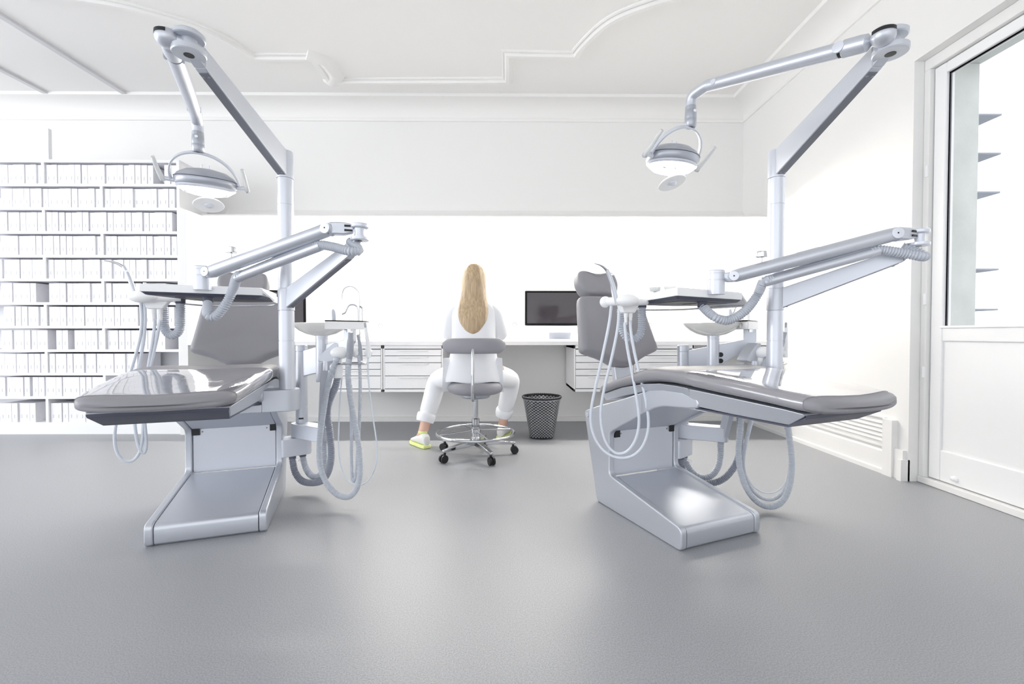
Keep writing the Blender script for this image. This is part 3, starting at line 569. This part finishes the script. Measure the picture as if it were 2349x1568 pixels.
def spittoon(un, where, H):
    off = V((.30, .53, .19)); t = thing('spittoon', 'white bowl spittoon with suction hoses '+where, 'spittoon', un.wld(off), un.th, 'spittoons at the dental chairs'); K = dict(par=t)
    bx_ = M().prism([(x, y, .19) for x, y in rr([(.205, .455), (.345, .50), (.345, .565), (.205, .565)], .02)], (0, 0, .093)).build('connection_box', 'silver_light', **K, off=off, bevel=.005)
    q = M(); a, b = V((.285, .525)), V((.415, .372)); d = (b-a).normalized(); n = V((-d.y, d.x)); r_ = .040
    pts = [a+d*(r_*math.cos(x))+n*(r_*math.sin(x)) for x in [PI/2+PI*i/10 for i in range(11)]]+[b+d*(r_*.6*math.cos(x))+n*(r_*math.sin(x)) for x in [-PI/2+PI*i/10 for i in range(11)]]
    q.prism([(p.x, p.y, .284) for p in pts], (0, 0, .073)).build('swing_arm', 'silver', **K, off=off, bevel=.003)
    M().lathe((.298, .53, 0), [(0, .355), (.0295, .355), (.0295, .44), (.0285, .441), (.0285, .443), (.0295, .444), (.0295, .735), (.028, .736), (.028, .738), (.0305, .739), (.0305, .766), (.028, .77), (0, .77)], n=32).build('column', 'silver', **K, off=off, ang=30)
    M().box((.2855, .499, .378), (.309, .502, .386)).build('column_slot', 'black', **K, off=off)
    P0, P1 = V((.298, .53)), V((.556, .318)); d = (P1-P0).normalized(); n = V((-d.y, d.x)); L = (P1-P0).length
    sp = [(.0, .60), (.0, .735), (L-.045, .80), (L-.045, .852), (L+.012, .852), (L+.012, .790), (L-.01, .765), (L*.62, .688), (L*.42, .63)]
    M().prism([V((*(P0+d*s_-n*.014), z)) for s_, z in sp], V((n.x, n.y, 0))*.028).build('support_plate', 'silver', **K, off=off, bevel=.003)
    for z in (.722, .690):
        for k in (-1,): 
            c = V((*(P0+d*(L*.54)+n*k*.0142), z)); M().lathe(c, [(.0125, 0), (.0125, .001), (0, .001)], V((n.x, n.y, 0))*k, 20).build('plate_hole', 'black', **K, off=off)
    M().lathe((.405, .432, 0), [(0, .58), (.0295, .58), (.0295, .80), (.0305, .801), (.0305, .806), (.0295, .807), (.0295, .812), (.031, .813), (.031, .821), (0, .821)], n=32).build('bowl_column', 'silver_light', **K, off=off, ang=30)
    bw = M().lathe((.402, .44, 0), [(0, .818), (.035, .819), (.07, .828), (.105, .846), (.128, .866), (.138, .880), (.1395, .884), (.136, .885), (.125, .874), (.10, .856), (.06, .838), (0, .832)], n=56).build('bowl', 'porcelain', **K, off=off, ang=60)
    Tq = rr([(.425, .242), (.612, .332), (.645, .42), (.52, .415), (.485, .36)], .012)
    tb = M().prism([(x, y, .852) for x, y in Tq], (0, 0, .038)).build('side_table', 'white_plastic', **K, off=off, bevel=.004)
    M().prism([(x, y, .890) for x, y in rr([(.427, .245), (.610, .333), (.642, .417), (.52, .415), (.44, .40), (.45, .36)], .012)], (0, 0, .006)).build('table_top', 'black_gloss', tb, off=off)
    M().lathe((.452, .308, .871), [(.012, 0), (.012, .002), (0, .002)], (-.88, .48, 0), 18).build('table_button', 'white_plastic', tb, off=off)
    M().cyl((.545, .322, .838), (.545, .322, .852), .018, n=16).build('table_neck', 'chrome', **K, off=off)
    M().tube([(.583, .405, .895), (.583, .405, .955), (.577, .405, .974), (.56, .406, .983), (.54, .406, .978), (.528, .406, .958), (.52, .407, .94), (.504, .407, .931)], .0042, n=10, step=.006).build('bowl_rinse_spout', 'chrome', **K, off=off)
    M().tube([(.603, .385, .895), (.603, .385, .962), (.600, .38, .972), (.596, .37, .970)], .005, n=10, step=.006).build('cup_filler', 'chrome', **K, off=off)
    R = []
    for i in range(10): z = .894+i*.0068; k = 1 if i < 6 else math.sqrt(max(.02, 1-((i-5.5)/4)**2)); R.append([(.466+.0105*k*math.cos(a)-.004*(i/9)**2, .379+.006*math.sin(a), z) for a in [2*PI*j/16 for j in range(16)]])
    M().rings(R).build('suction_tip', 'hose_white', **K, off=off)
    # suction holder
    M().prism([(x, y, .30) for x, y in [(.385, .345), (.42, .345), (.42, .385), (.385, .385)]], (.025, -.085, .385)).build('holder_post', 'silver', **K, off=off, bevel=.003)
    kb_ = M().prism([(.405, .225, z) if 0 else (x, .222, z) for x, z in rr([(.395, .70), (.425, .745), (.47, .785), (.49, .785), (.49, .71), (.44, .69)], .012)], (0, .06, 0)).build('holder_bracket', 'silver', **K, off=off, bevel=.004)
    M().cyl((.437, .215, .655), (.437, .215, .70), .0145, n=18).build('bracket_pin', 'silver_light', **K, off=off)
    zh = .738
    hb = M().ell((.497, .216, zh), (.044, .032, .030)); hb.cyl((.50, .216, zh), (.60, .216, zh), .020); hb.ell((.575, .216, zh), (.026, .026, .025)); hb.ell((.628, .212, zh), (.020, .024, .022))
    hb.build('suction_holder', 'white_plastic', **K, off=off, ang=60)
    M().lathe((.487, .222, 0), [(0, .615), (.020, .616), (.0235, .63), (.0245, .675), (.022, .69), (.018, .72), (0, .72)], n=24).build('filter_cup', 'white_plastic', **K, off=off)
    M().tube([(.47+.062*math.cos(a), .19+.05*math.sin(a), .688+.004*math.cos(a)) if 0 else (.548+.068*math.cos(a), .20+.045*math.sin(a), .686) for a in [2*PI*i/30 for i in range(31)]], .0042, n=8).build('hose_ring', 'chrome', **K, off=off)
    h1 = M().tube([(.540, .190, .700), (.543, .178, .745), (.546, .160, .79), (.548, .147, .838)], .013, n=14, step=.008, taper=lambda k: .75+.5*math.sin(PI*min(1, k*1.15))**.5 if k < .75 else .92).build('suction_handpiece', 'grey_tip', **K, off=off)
    M().tube([(.590, .20, .70), (.590, .195, .75), (.586, .185, .79), (.578, .172, .824)], .009, n=12, step=.008, taper=lambda k: 1.35-.75*k).build('saliva_ejector', 'grey_tip', **K, off=off)
    hp = M().tube([(.630, .20, .715), (.626, .195, .78), (.615, .187, .86)], .0105, n=12, step=.008, taper=lambda k: 1.1-.35*k).build('rinse_handpiece', 'white_plastic', **K, off=off)
    M().cyl((.6155, .188, .855), (.612, .185, .885), .0055, n=10).build('handpiece_nozzle', 'silver_dark', hp, off=off)
    # supply hoses
    M().tube([(.255, .50, .20), (.256, .498, .16), (.268, .485, .105), (.30, .46, .065), (.345, .43, .057), (.40, .385, .075), (.435, .345, .13), (.452, .31, .22), (.447, .30, .33), (.437, .29, .43), (.447, .27, .50), (.475, .235, .57), (.487, .222, .62)], .0155, n=14, rib=.0021, pitch=.0092).build('waste_hose', 'hose_dark', **K, off=off)
    M().tube([(.302, .52, .20), (.304, .518, .165), (.318, .50, .118), (.345, .47, .085), (.385, .435, .085), (.408, .405, .13), (.415, .39, .20), (.413, .385, .29)], .0145, n=14, rib=.0021, pitch=.0092).build('waste_hose', 'hose_grey', **K, off=off)
    for s_ in ((.255, .50), (.302, .52)): M().lathe((*s_, .178), [(.017, 0), (.017, .015)]).build('hose_cuff', 'underside', **K, off=off)
    M().cyl((.275, .475, .175), (.29, .455, .172), .005, n=8).build('hose_tap', 'white_plastic', **K, off=off)
    for pts, r, rib, mt, nm in H:
        M().tube(pts, r, n=14, rib=rib, pitch=.0065, step=.012, relax=40).build(nm, mt, **K, off=off)
    return t
UL, UR = U((-1.2095, 1.8045), 19.1), U((.8545, 1.764), 22.4)
nA = (.73, .68); pA = (-.335, .22)          # plane in which the instrument hoses hang
pL, nL, pR = (-.30, .268), (-.146, .989), (-.30, .305)
nS = (.59, .80); pS = (.49, .17); pQ = (.50, .09)            # plane in which the suction hoses hang
def hang(un, pts, p0, n): return [un.px(x, y, p0, n) for x, y in pts]
def fix(a, pts, b=None): return ([V(q) for q in a])+pts+([V(q) for q in b] if b else [])
sup = lambda un, pts: [un.px(x, y, (.01, .03), (.35, .94)) for x, y in pts]
HL = [sup(UL, [(533, 668), (513, 705), (491, 727), (476, 720)]),
      fix([], hang(UL, [(322, 690), (325, 715), (326, 745), (318, 790), (300, 850), (278, 920), (263, 985), (264, 1030), (277, 1058), (298, 1067), (315, 1055), (326, 1020), (329, 965), (331, 900), (342, 830), (352, 770), (356, 742)], pL, nL), [(-.263, .278, .895)]),
      fix([], hang(UL, [(331, 690), (333, 715), (333, 745), (327, 800), (314, 860), (308, 930), (309, 975), (317, 1025), (329, 1052), (336, 1040), (336, 1005), (331, 965), (333, 900), (348, 830), (361, 770), (366, 742)], pL, nL), [(-.238, .278, .895)])]
HR = [sup(UR, [(1738, 675), (1710, 712), (1672, 734), (1640, 727)]),
      fix([], hang(UR, [(1402, 700), (1401, 720), (1397, 745), (1379, 830), (1359, 920), (1354, 970), (1370, 1018), (1398, 1045), (1430, 1053), (1463, 1041), (1484, 1005), (1489, 965), (1478, 900), (1460, 830), (1449, 775), (1445, 745)], pR, nA), [(-.238, .278, .885)]),
      fix([], hang(UR, [(1420, 700), (1420, 725), (1416, 760), (1401, 830), (1384, 900), (1377, 955), (1385, 1005), (1403, 1038), (1424, 1046), (1448, 1030), (1465, 990), (1466, 950), (1455, 880), (1441, 810), (1435, 770), (1433, 745)], pR, nA), [(-.263, .278, .885)])]
SL = [(fix([(.487, .19, .715), (.478, .185, .69)], hang(UL, [(757, 860), (746, 920), (736, 985), (731, 1040), (737, 1085), (757, 1122), (785, 1143), (806, 1143), (821, 1120), (828, 1075), (823, 1020), (812, 960), (802, 900), (797, 850)], pS, nS), [(.540, .192, .71)]), .0125, .0013, 'hose_grey', 'suction_hose'),
      (hang(UL, [(822, 815), (826, 840), (826, 920), (824, 980), (820, 1040), (816, 1090), (810, 1120), (807, 1090), (806, 1030), (806, 960), (804, 880)], (.55, .21), (.5, .86)), .0075, .0008, 'hose_grey', 'saliva_hose'),
      (fix([(.628, .203, .72)], hang(UL, [(843, 840), (848, 900), (856, 960), (865, 1020), (866, 1055), (856, 1088), (838, 1113), (818, 1117), (796, 1105), (782, 1075), (776, 1030), (778, 960), (781, 900), (786, 850)], (.56, .23), (.5, .86))), .0034, 0, 'hose_white', 'water_hose')]
SR = [(fix([(.487, .19, .715), (.478, .185, .69)], hang(UR, [(1704, 920), (1702, 955), (1696, 1000), (1693, 1045), (1700, 1090), (1716, 1130), (1740, 1158), (1768, 1169), (1793, 1158), (1810, 1125), (1817, 1080), (1815, 1030), (1807, 985), (1800, 940)], pQ, nS), [(.545, .18, .70), (.540, .192, .71)]), .0125, .0013, 'hose_grey', 'suction_hose'),
      (hang(UR, [(1726, 930), (1720, 975), (1707, 1030), (1703, 1070), (1715, 1110), (1740, 1142), (1768, 1152), (1795, 1137), (1809, 1105), (1814, 1050), (1808, 980)], (.55, .12), (.5, .86)), .0075, .0008, 'hose_grey', 'saliva_hose'),
      (hang(UR, [(1733, 940), (1718, 1000), (1706, 1050), (1708, 1085), (1723, 1115), (1748, 1132), (1772, 1136), (1795, 1122), (1810, 1090), (1817, 1020), (1812, 960)], (.58, .14), (.5, .86)), .0034, 0, 'hose_white', 'water_hose')]
for un, sd, dz, dy, dt, HT, HS in ((UL, 'left', -.03, .03, .010, HL, SL), (UR, 'right', .05, .0, -.010, HR, SR)):
    wh = {'left': 'in front of the bookcase', 'right': 'beside the glazed door'}[sd]
    dental_chair(un, {'left': 'with glossy covered leg rest, standing in front of the bookcase', 'right': 'with glossy covered leg rest, standing beside the glazed door'}[sd], wh)
    operating_lamp(un, {'left': 'above the chair in front of the bookcase', 'right': 'above the chair beside the glazed door'}[sd], dz, dy)
    instrument_table(un, {'left': 'over the chair in front of the bookcase', 'right': 'over the chair beside the glazed door'}[sd], dt, HT)
    spittoon(un, {'left': 'at the chair in front of the bookcase', 'right': 'at the chair beside the glazed door'}[sd], HS)
# ---------------------------------------------------------------- seated person on a stool
def skin(name, verts, edges, radii, root, m, par, off, subs=2):
    me = bpy.data.meshes.new(name); me.from_pydata([tuple(V(v)-V(off)) for v in verts], edges, []); ob = bpy.data.objects.new(name, me); COL.objects.link(ob); ob.parent = par
    md = ob.modifiers.new('skin', 'SKIN'); md.use_smooth_shade = True
    for i, r in enumerate(radii): me.skin_vertices[0].data[i].radius = r if isinstance(r, tuple) else (r, r); me.skin_vertices[0].data[i].use_root = (i == root)
    s_ = ob.modifiers.new('sub', 'SUBSURF'); s_.levels = s_.render_levels = subs
    me.materials.append(MT[m]); return ob
class Sk:
    def __init__(s): s.v = []; s.e = []; s.r = []
    def chain(s, frm, pts):
        for p, r in pts:
            s.v.append(p); s.r.append(r)
            if frm is not None: s.e.append((frm, len(s.v)-1))
            frm = len(s.v)-1
        return frm
PX, PY = -.235, 3.07; po = (PX, PY, 0)
pn = thing('person', 'blonde person in white clothes seated on a grey stool, seen from behind', 'person', po)
b = Sk(); r0 = b.chain(None, [((PX, PY, .56), (.15, .11))])
ch = b.chain(r0, [((PX, PY+.01, .72), (.125, .10)), ((PX, PY+.03, .88), (.135, .095)), ((PX, PY+.045, .985), (.11, .075))])
nk = b.chain(ch, [((PX, PY+.055, 1.06), .048), ((PX, PY+.07, 1.11), .05)])
hd = b.chain(nk, [((PX, PY+.09, 1.155), (.066, .078)), ((PX, PY+.085, 1.21), (.074, .09)), ((PX, PY+.08, 1.265), (.058, .07))])
b.chain(hd-1, [((PX, PY+.185, 1.185), .011)])
def arm(sx):
    a = b.chain(ch, [((PX+sx*.118, PY+.045, .965), .044), ((PX+sx*.168, PY+.11, .85), .042), ((PX+sx*.178, PY+.21, .805), .036), ((PX+sx*.155, PY+.34, .80), .031), ((PX+sx*.13, PY+.47, .80), .024), ((PX+sx*.118, PY+.545, .795), (.034, .016))])
    for k, (dx, L) in enumerate(((-.027, .062), (-.009, .072), (.009, .07), (.027, .055))):
        x = PX+sx*.118+dx-sx*.012; b.chain(a, [((x, PY+.585, .794), .0095), ((x, PY+.585+L*.55, .797-.002), .009), ((x, PY+.585+L, .785), .008)])
    b.chain(a, [((PX+sx*.085, PY+.555, .79), .0105), ((PX+sx*.072, PY+.59, .786), .009)])
arm(-1); arm(1)
def leg(hx, kn, an, toe):
    b.chain(r0, [((hx, PY+.06, .55), .085), (kn, .058), (tuple((V(kn)*.55+V(an)*.45)), .050), (an, .036), ((an[0]+(toe[0]-an[0])*.5, an[1]+(toe[1]-an[1])*.5, .045), (.034, .03)), (toe, (.03, .02))])
KL, AL, TL = (-.535, 3.40, .48), (-.625, 3.29, .10), (-.70, 3.39, .032)
KR, AR, TR = (.03, 3.44, .48), (-.045, 3.56, .10), (-.01, 3.70, .032)
leg(PX-.09, KL, AL, TL); leg(PX+.09, KR, AR, TR)
skin('body', b.v, b.e, b.r, r0, 'skin', pn, po)
for sx in (-1, 1): M().ell((PX+sx*.03, PY+.165, 1.215), (.012, .008, .008), 12, 8).build('eye', 'paper', pn, off=po)
M().ell((PX, PY+.168, 1.152), (.022, .008, .006), 12, 8).build('mouth', 'skin', pn, off=po)
R = []
for z, yo, rx, ry in ((.512, -.0, .186, .138), (.506, .0, .192, .144), (.512, 0, .196, .148), (.58, .0, .182, .143), (.66, .005, .163, .132), (.74, .01, .151, .122), (.84, .025, .150, .117), (.92, .035, .150, .108), (.985, .045, .158, .096), (1.025, .05, .138, .084), (1.055, .053, .098, .07), (1.075, .056, .068, .062), (1.075, .056, .058, .052)):
    R.append([(PX+rx*math.copysign(abs(math.cos(a))**.85, math.cos(a)), PY+yo+ry*math.copysign(abs(math.sin(a))**.9, math.sin(a))+.004*math.sin(7*a+z*20), z+.004*math.sin(5*a)*(z < .6)) for a in [2*PI*i/40 for i in range(40)]])
tn = M().rings(R).build('tunic', 'cloth_white', pn, off=po, ang=70, subs=1)
for sx in (-1, 1): M().tube([(PX+sx*.095, PY+.045, 1.0), (PX+sx*.135, PY+.055, .975), (PX+sx*.155, PY+.085, .90), (PX+sx*.168, PY+.125, .845), (PX+sx*.172, PY+.15, .825)], .062, n=20, step=.02, taper=lambda k: .75+.25*min(1, k*3)-.06*k).build('sleeve', 'cloth_white', tn, off=po)
s_ = Sk(); a = s_.chain(None, [((PX, PY+.02, .545), (.165, .115))])
for hx, k_, a_ in ((PX-.09, KL, AL), (PX+.09, KR, AR)):
    an = V(a_); kn = V(k_); m_ = kn*.5+an*.5; lo_ = kn*.16+an*.84+V((0, 0, .035))
    s_.chain(a, [((hx, PY+.07, .55), .102), (tuple((V((hx, PY+.07, .55))+kn)*.5), .088), (k_, .078), (tuple(m_), .070), (tuple(lo_), .060)])
skin('trousers', s_.v, s_.e, s_.r, 0, 'cloth_white', pn, po)
for k_, a_ in ((KL, AL), (KR, AR)):
    an = V(a_); kn = V(k_); ax = (kn-an).normalized(); lo_ = kn*.14+an*.86+V((0, 0, .028))
    M().lathe(lo_, [(.052, -.002), (.063, 0), (.068, .02), (.069, .05), (.064, .062), (.05, .06)], ax, 24).build('trouser_cuff', 'cloth_white', pn, off=po)
def shoe(an, toe):
    an = V(an); d = V((toe[0]-an.x, toe[1]-an.y, 0)).normalized(); n = V((-d.y, d.x, 0)); c = V((an.x, an.y, 0)); R = []; Rs = []
    for s0, w, zt in ((-.075, .012, .06), (-.07, .026, .092), (-.045, .034, .108), (-.01, .037, .105), (.03, .038, .092), (.07, .041, .072), (.11, .043, .056), (.14, .036, .046), (.158, .020, .036), (.163, .006, .028)):
        R.append([c+d*s0+n*(w*math.copysign(abs(math.cos(a))**.75, math.cos(a)))+V((0, 0, .022+(zt-.022)*(.5+.5*math.sin(a)))) for a in [2*PI*i/20 for i in range(20)]])
        Rs.append([c+d*s0*1.03+n*y+V((0, 0, z)) for y, z in ((w*1.1, .024), (-w*1.1, .024), (-w*1.12, .002), (w*1.12, .002))])
    o = M().rings(R).build('shoe', 'shoe_white', pn, off=po, subs=1); M().rings(Rs).build('sole', 'sole_yellow', o, off=po, bevel=.004)
    M().lathe(c+V((0, 0, .10)), [(.030, 0), (.033, .004), (.033, .016), (.029, .018)], (0, 0, 1), 18).build('shoe_collar', 'sole_yellow', o, off=po)
    for k in range(4): q = c+d*(.02+k*.018); M().cyl(q-n*.02+V((0, 0, .098-k*.011)), q+n*.02+V((0, 0, .098-k*.011)), .003, n=8).build('lace', 'paper', o, off=po)
shoe(AL, TL); shoe(AR, TR)
R = []; NH = 36
for z, yc, rx, ry in ((1.322, .08, .008, .01), (1.316, .079, .035, .042), (1.298, .077, .058, .070), (1.265, .073, .076, .093), (1.22, .066, .084, .102), (1.17, .055, .084, .098), (1.12, .036, .084, .082), (1.07, .014, .090, .066), (1.02, -.012, .100, .052), (.97, -.040, .104, .044), (.92, -.062, .094, .036), (.875, -.073, .070, .028), (.84, -.079, .042, .02), (.815, -.082, .012, .008)):
    R.append([(PX+.0+rx*math.cos(a)*(1+.035*math.sin(9*a+z*14)), PY+yc+ry*math.sin(a)*(1+.04*math.sin(11*a))-(.02 if z > 1.12 and math.sin(a) > .3 else 0)*1.6, z) for a in [2*PI*i/NH for i in range(NH)]])
M().rings(R).build('hair', 'hair', pn, off=po, ang=60, subs=1)
# stool
so = (-.22, 3.06, 0); sx, sy = so[:2]; sl = thing('stool', 'grey upholstered swivel stool with chrome foot ring under the seated person', 'stool', so); K = dict(par=sl, off=so)
M().lathe((sx, sy, .425), [(0, 0), (.15, 0), (.178, .012), (.19, .035), (.186, .06), (.165, .078), (.10, .084), (0, .08)], n=44).build('seat', 'stool_grey', **K, ang=60)
M().lathe((sx, sy, .395), [(0, 0), (.09, 0), (.10, .01), (.10, .03), (0, .03)], n=30).build('seat_plate', 'silver_dark', **K)
R = []
for k in range(19):
    a = math.radians(-90+(-48+96*k/18)); r = .255; e = min(1, min(k, 18-k)/2.5+.25)**.6; c = V((sx+r*math.cos(a)*1.05, sy+.03+r*math.sin(a), .752)); rd = V((math.cos(a), math.sin(a), 0))
    R.append([c+rd*(.018*math.cos(t)*e)+V((0, 0, .050*math.copysign(abs(math.sin(t))**.7, math.sin(t))*e)) for t in [2*PI*i/18 for i in range(18)]])
M().rings(R).build('backrest', 'stool_grey', **K, ang=60)
M().tube([(sx, sy-.05, .41), (sx, sy-.20, .405), (sx, sy-.262, .44), (sx, sy-.268, .56), (sx, sy-.245, .70), (sx, sy-.228, .74)], .011, n=12).build('backrest_stem', 'chrome', **K)
M().lathe((sx, sy, .07), [(0, 0), (.032, 0), (.032, .05), (.026, .06), (.026, .18), (.016, .185), (.016, .33), (0, .33)], n=24).build('gas_column', 'chrome', **K, ang=30)
M().tube([(sx+.262*math.cos(a), sy+.262*math.sin(a), .155) for a in [2*PI*i/48 for i in range(49)]], .0095, n=10, step=.02).build('foot_ring', 'chrome', **K)
sp_ = M()
for k in range(4): a = PI/2*k+.4; sp_.cyl((sx+.02*math.cos(a), sy+.02*math.sin(a), .17), (sx+.26*math.cos(a), sy+.26*math.sin(a), .156), .006, n=10)
sp_.lathe((sx, sy, .155), [(.028, 0), (.034, .004), (.034, .028), (.028, .032)]); sp_.build('ring_spokes', 'chrome', **K)
for k in range(5):
    a = -PI/2+.45+2*PI*k/5; e = V((math.cos(a), math.sin(a), 0)); n = V((-e.y, e.x, 0)); c = V((sx, sy, 0))
    M().rings([[c+e*r+n*w+V((0, 0, z1)), c+e*r-n*w+V((0, 0, z1)), c+e*r-n*w+V((0, 0, z0)), c+e*r+n*w+V((0, 0, z0))] for r, w, z0, z1 in ((.02, .022, .07, .108), (.15, .018, .072, .098), (.262, .014, .066, .084), (.275, .010, .066, .08))]).build('base_leg', 'chrome', **K, bevel=.004)
    w_ = M(); 
    for s0 in (-.012, .012): w_.cyl(c+e*.268+n*(s0-.007)+V((0, 0, .0265)), c+e*.268+n*(s0+.007)+V((0, 0, .0265)), .0265, n=18)
    w_.cyl(c+e*.258+V((0, 0, .04)), c+e*.258+V((0, 0, .07)), .008, n=10); w_.build('caster', 'black', **K, bevel=.002)
# small instruments left on the right-hand table
def dish(un, x, y, z, label):
    o = M().lathe((0, 0, 0), [(0, 0), (.018, 0), (.021, .004), (.024, .018), (.0225, .018), (.0195, .005), (0, .003)], n=20).build('dappen_dish', 'handle_clear'); o.location = un.wld((x, y, z)); tag(o, label, 'dish', 'small clear dishes on the right instrument table'); return o
dish(UR, -.13, .16, 1.0075, 'small clear dish on the right instrument table, nearer its post'); dish(UR, -.165, .21, 1.0075, 'small clear dish on the right instrument table, nearer the instrument holder')
# ---------------------------------------------------------------- light
W_ = bpy.data.worlds.new('world'); S.world = W_; W_.use_nodes = True
bg = W_.node_tree.nodes['Background']; bg.inputs[0].default_value = (.945, .97, 1.0, 1); bg.inputs[1].default_value = 1.42
def area(name, loc, rot, sx_, sy_, power, col=(1, 1, 1)):
    l = bpy.data.lights.new(name, 'AREA'); l.shape = 'RECTANGLE'; l.size = sx_; l.size_y = sy_; l.energy = power; l.color = col
    o = bpy.data.objects.new(name, l); COL.objects.link(o); o.location = loc; o.rotation_euler = rot; return o
area('side_fill_light', (-6.8, 1.6, 1.9), (PI/2, 0, -math.radians(62)), 1.6, 2.0, 34, (.95, .97, 1))  # added fill from the open left side for the bookcase; no window built
area('side_fill_light', (-6.8, -.6, 1.8), (PI/2, 0, -PI/2), 2.6, 2.0, 80, (.97, .98, 1))  # second unseen fill, added to brighten the right wall evenly
S.view_settings.view_transform = 'Standard'; S.view_settings.look = 'None'; S.view_settings.gamma = 1; S.view_settings.use_curve_mapping = False
S.view_settings.exposure = 0.46
S.cycles.use_denoising = True; S.cycles.max_bounces = 10; S.cycles.diffuse_bounces = 6; S.cycles.glossy_bounces = 5; S.cycles.transmission_bounces = 8
S.cycles.sample_clamp_indirect = 6
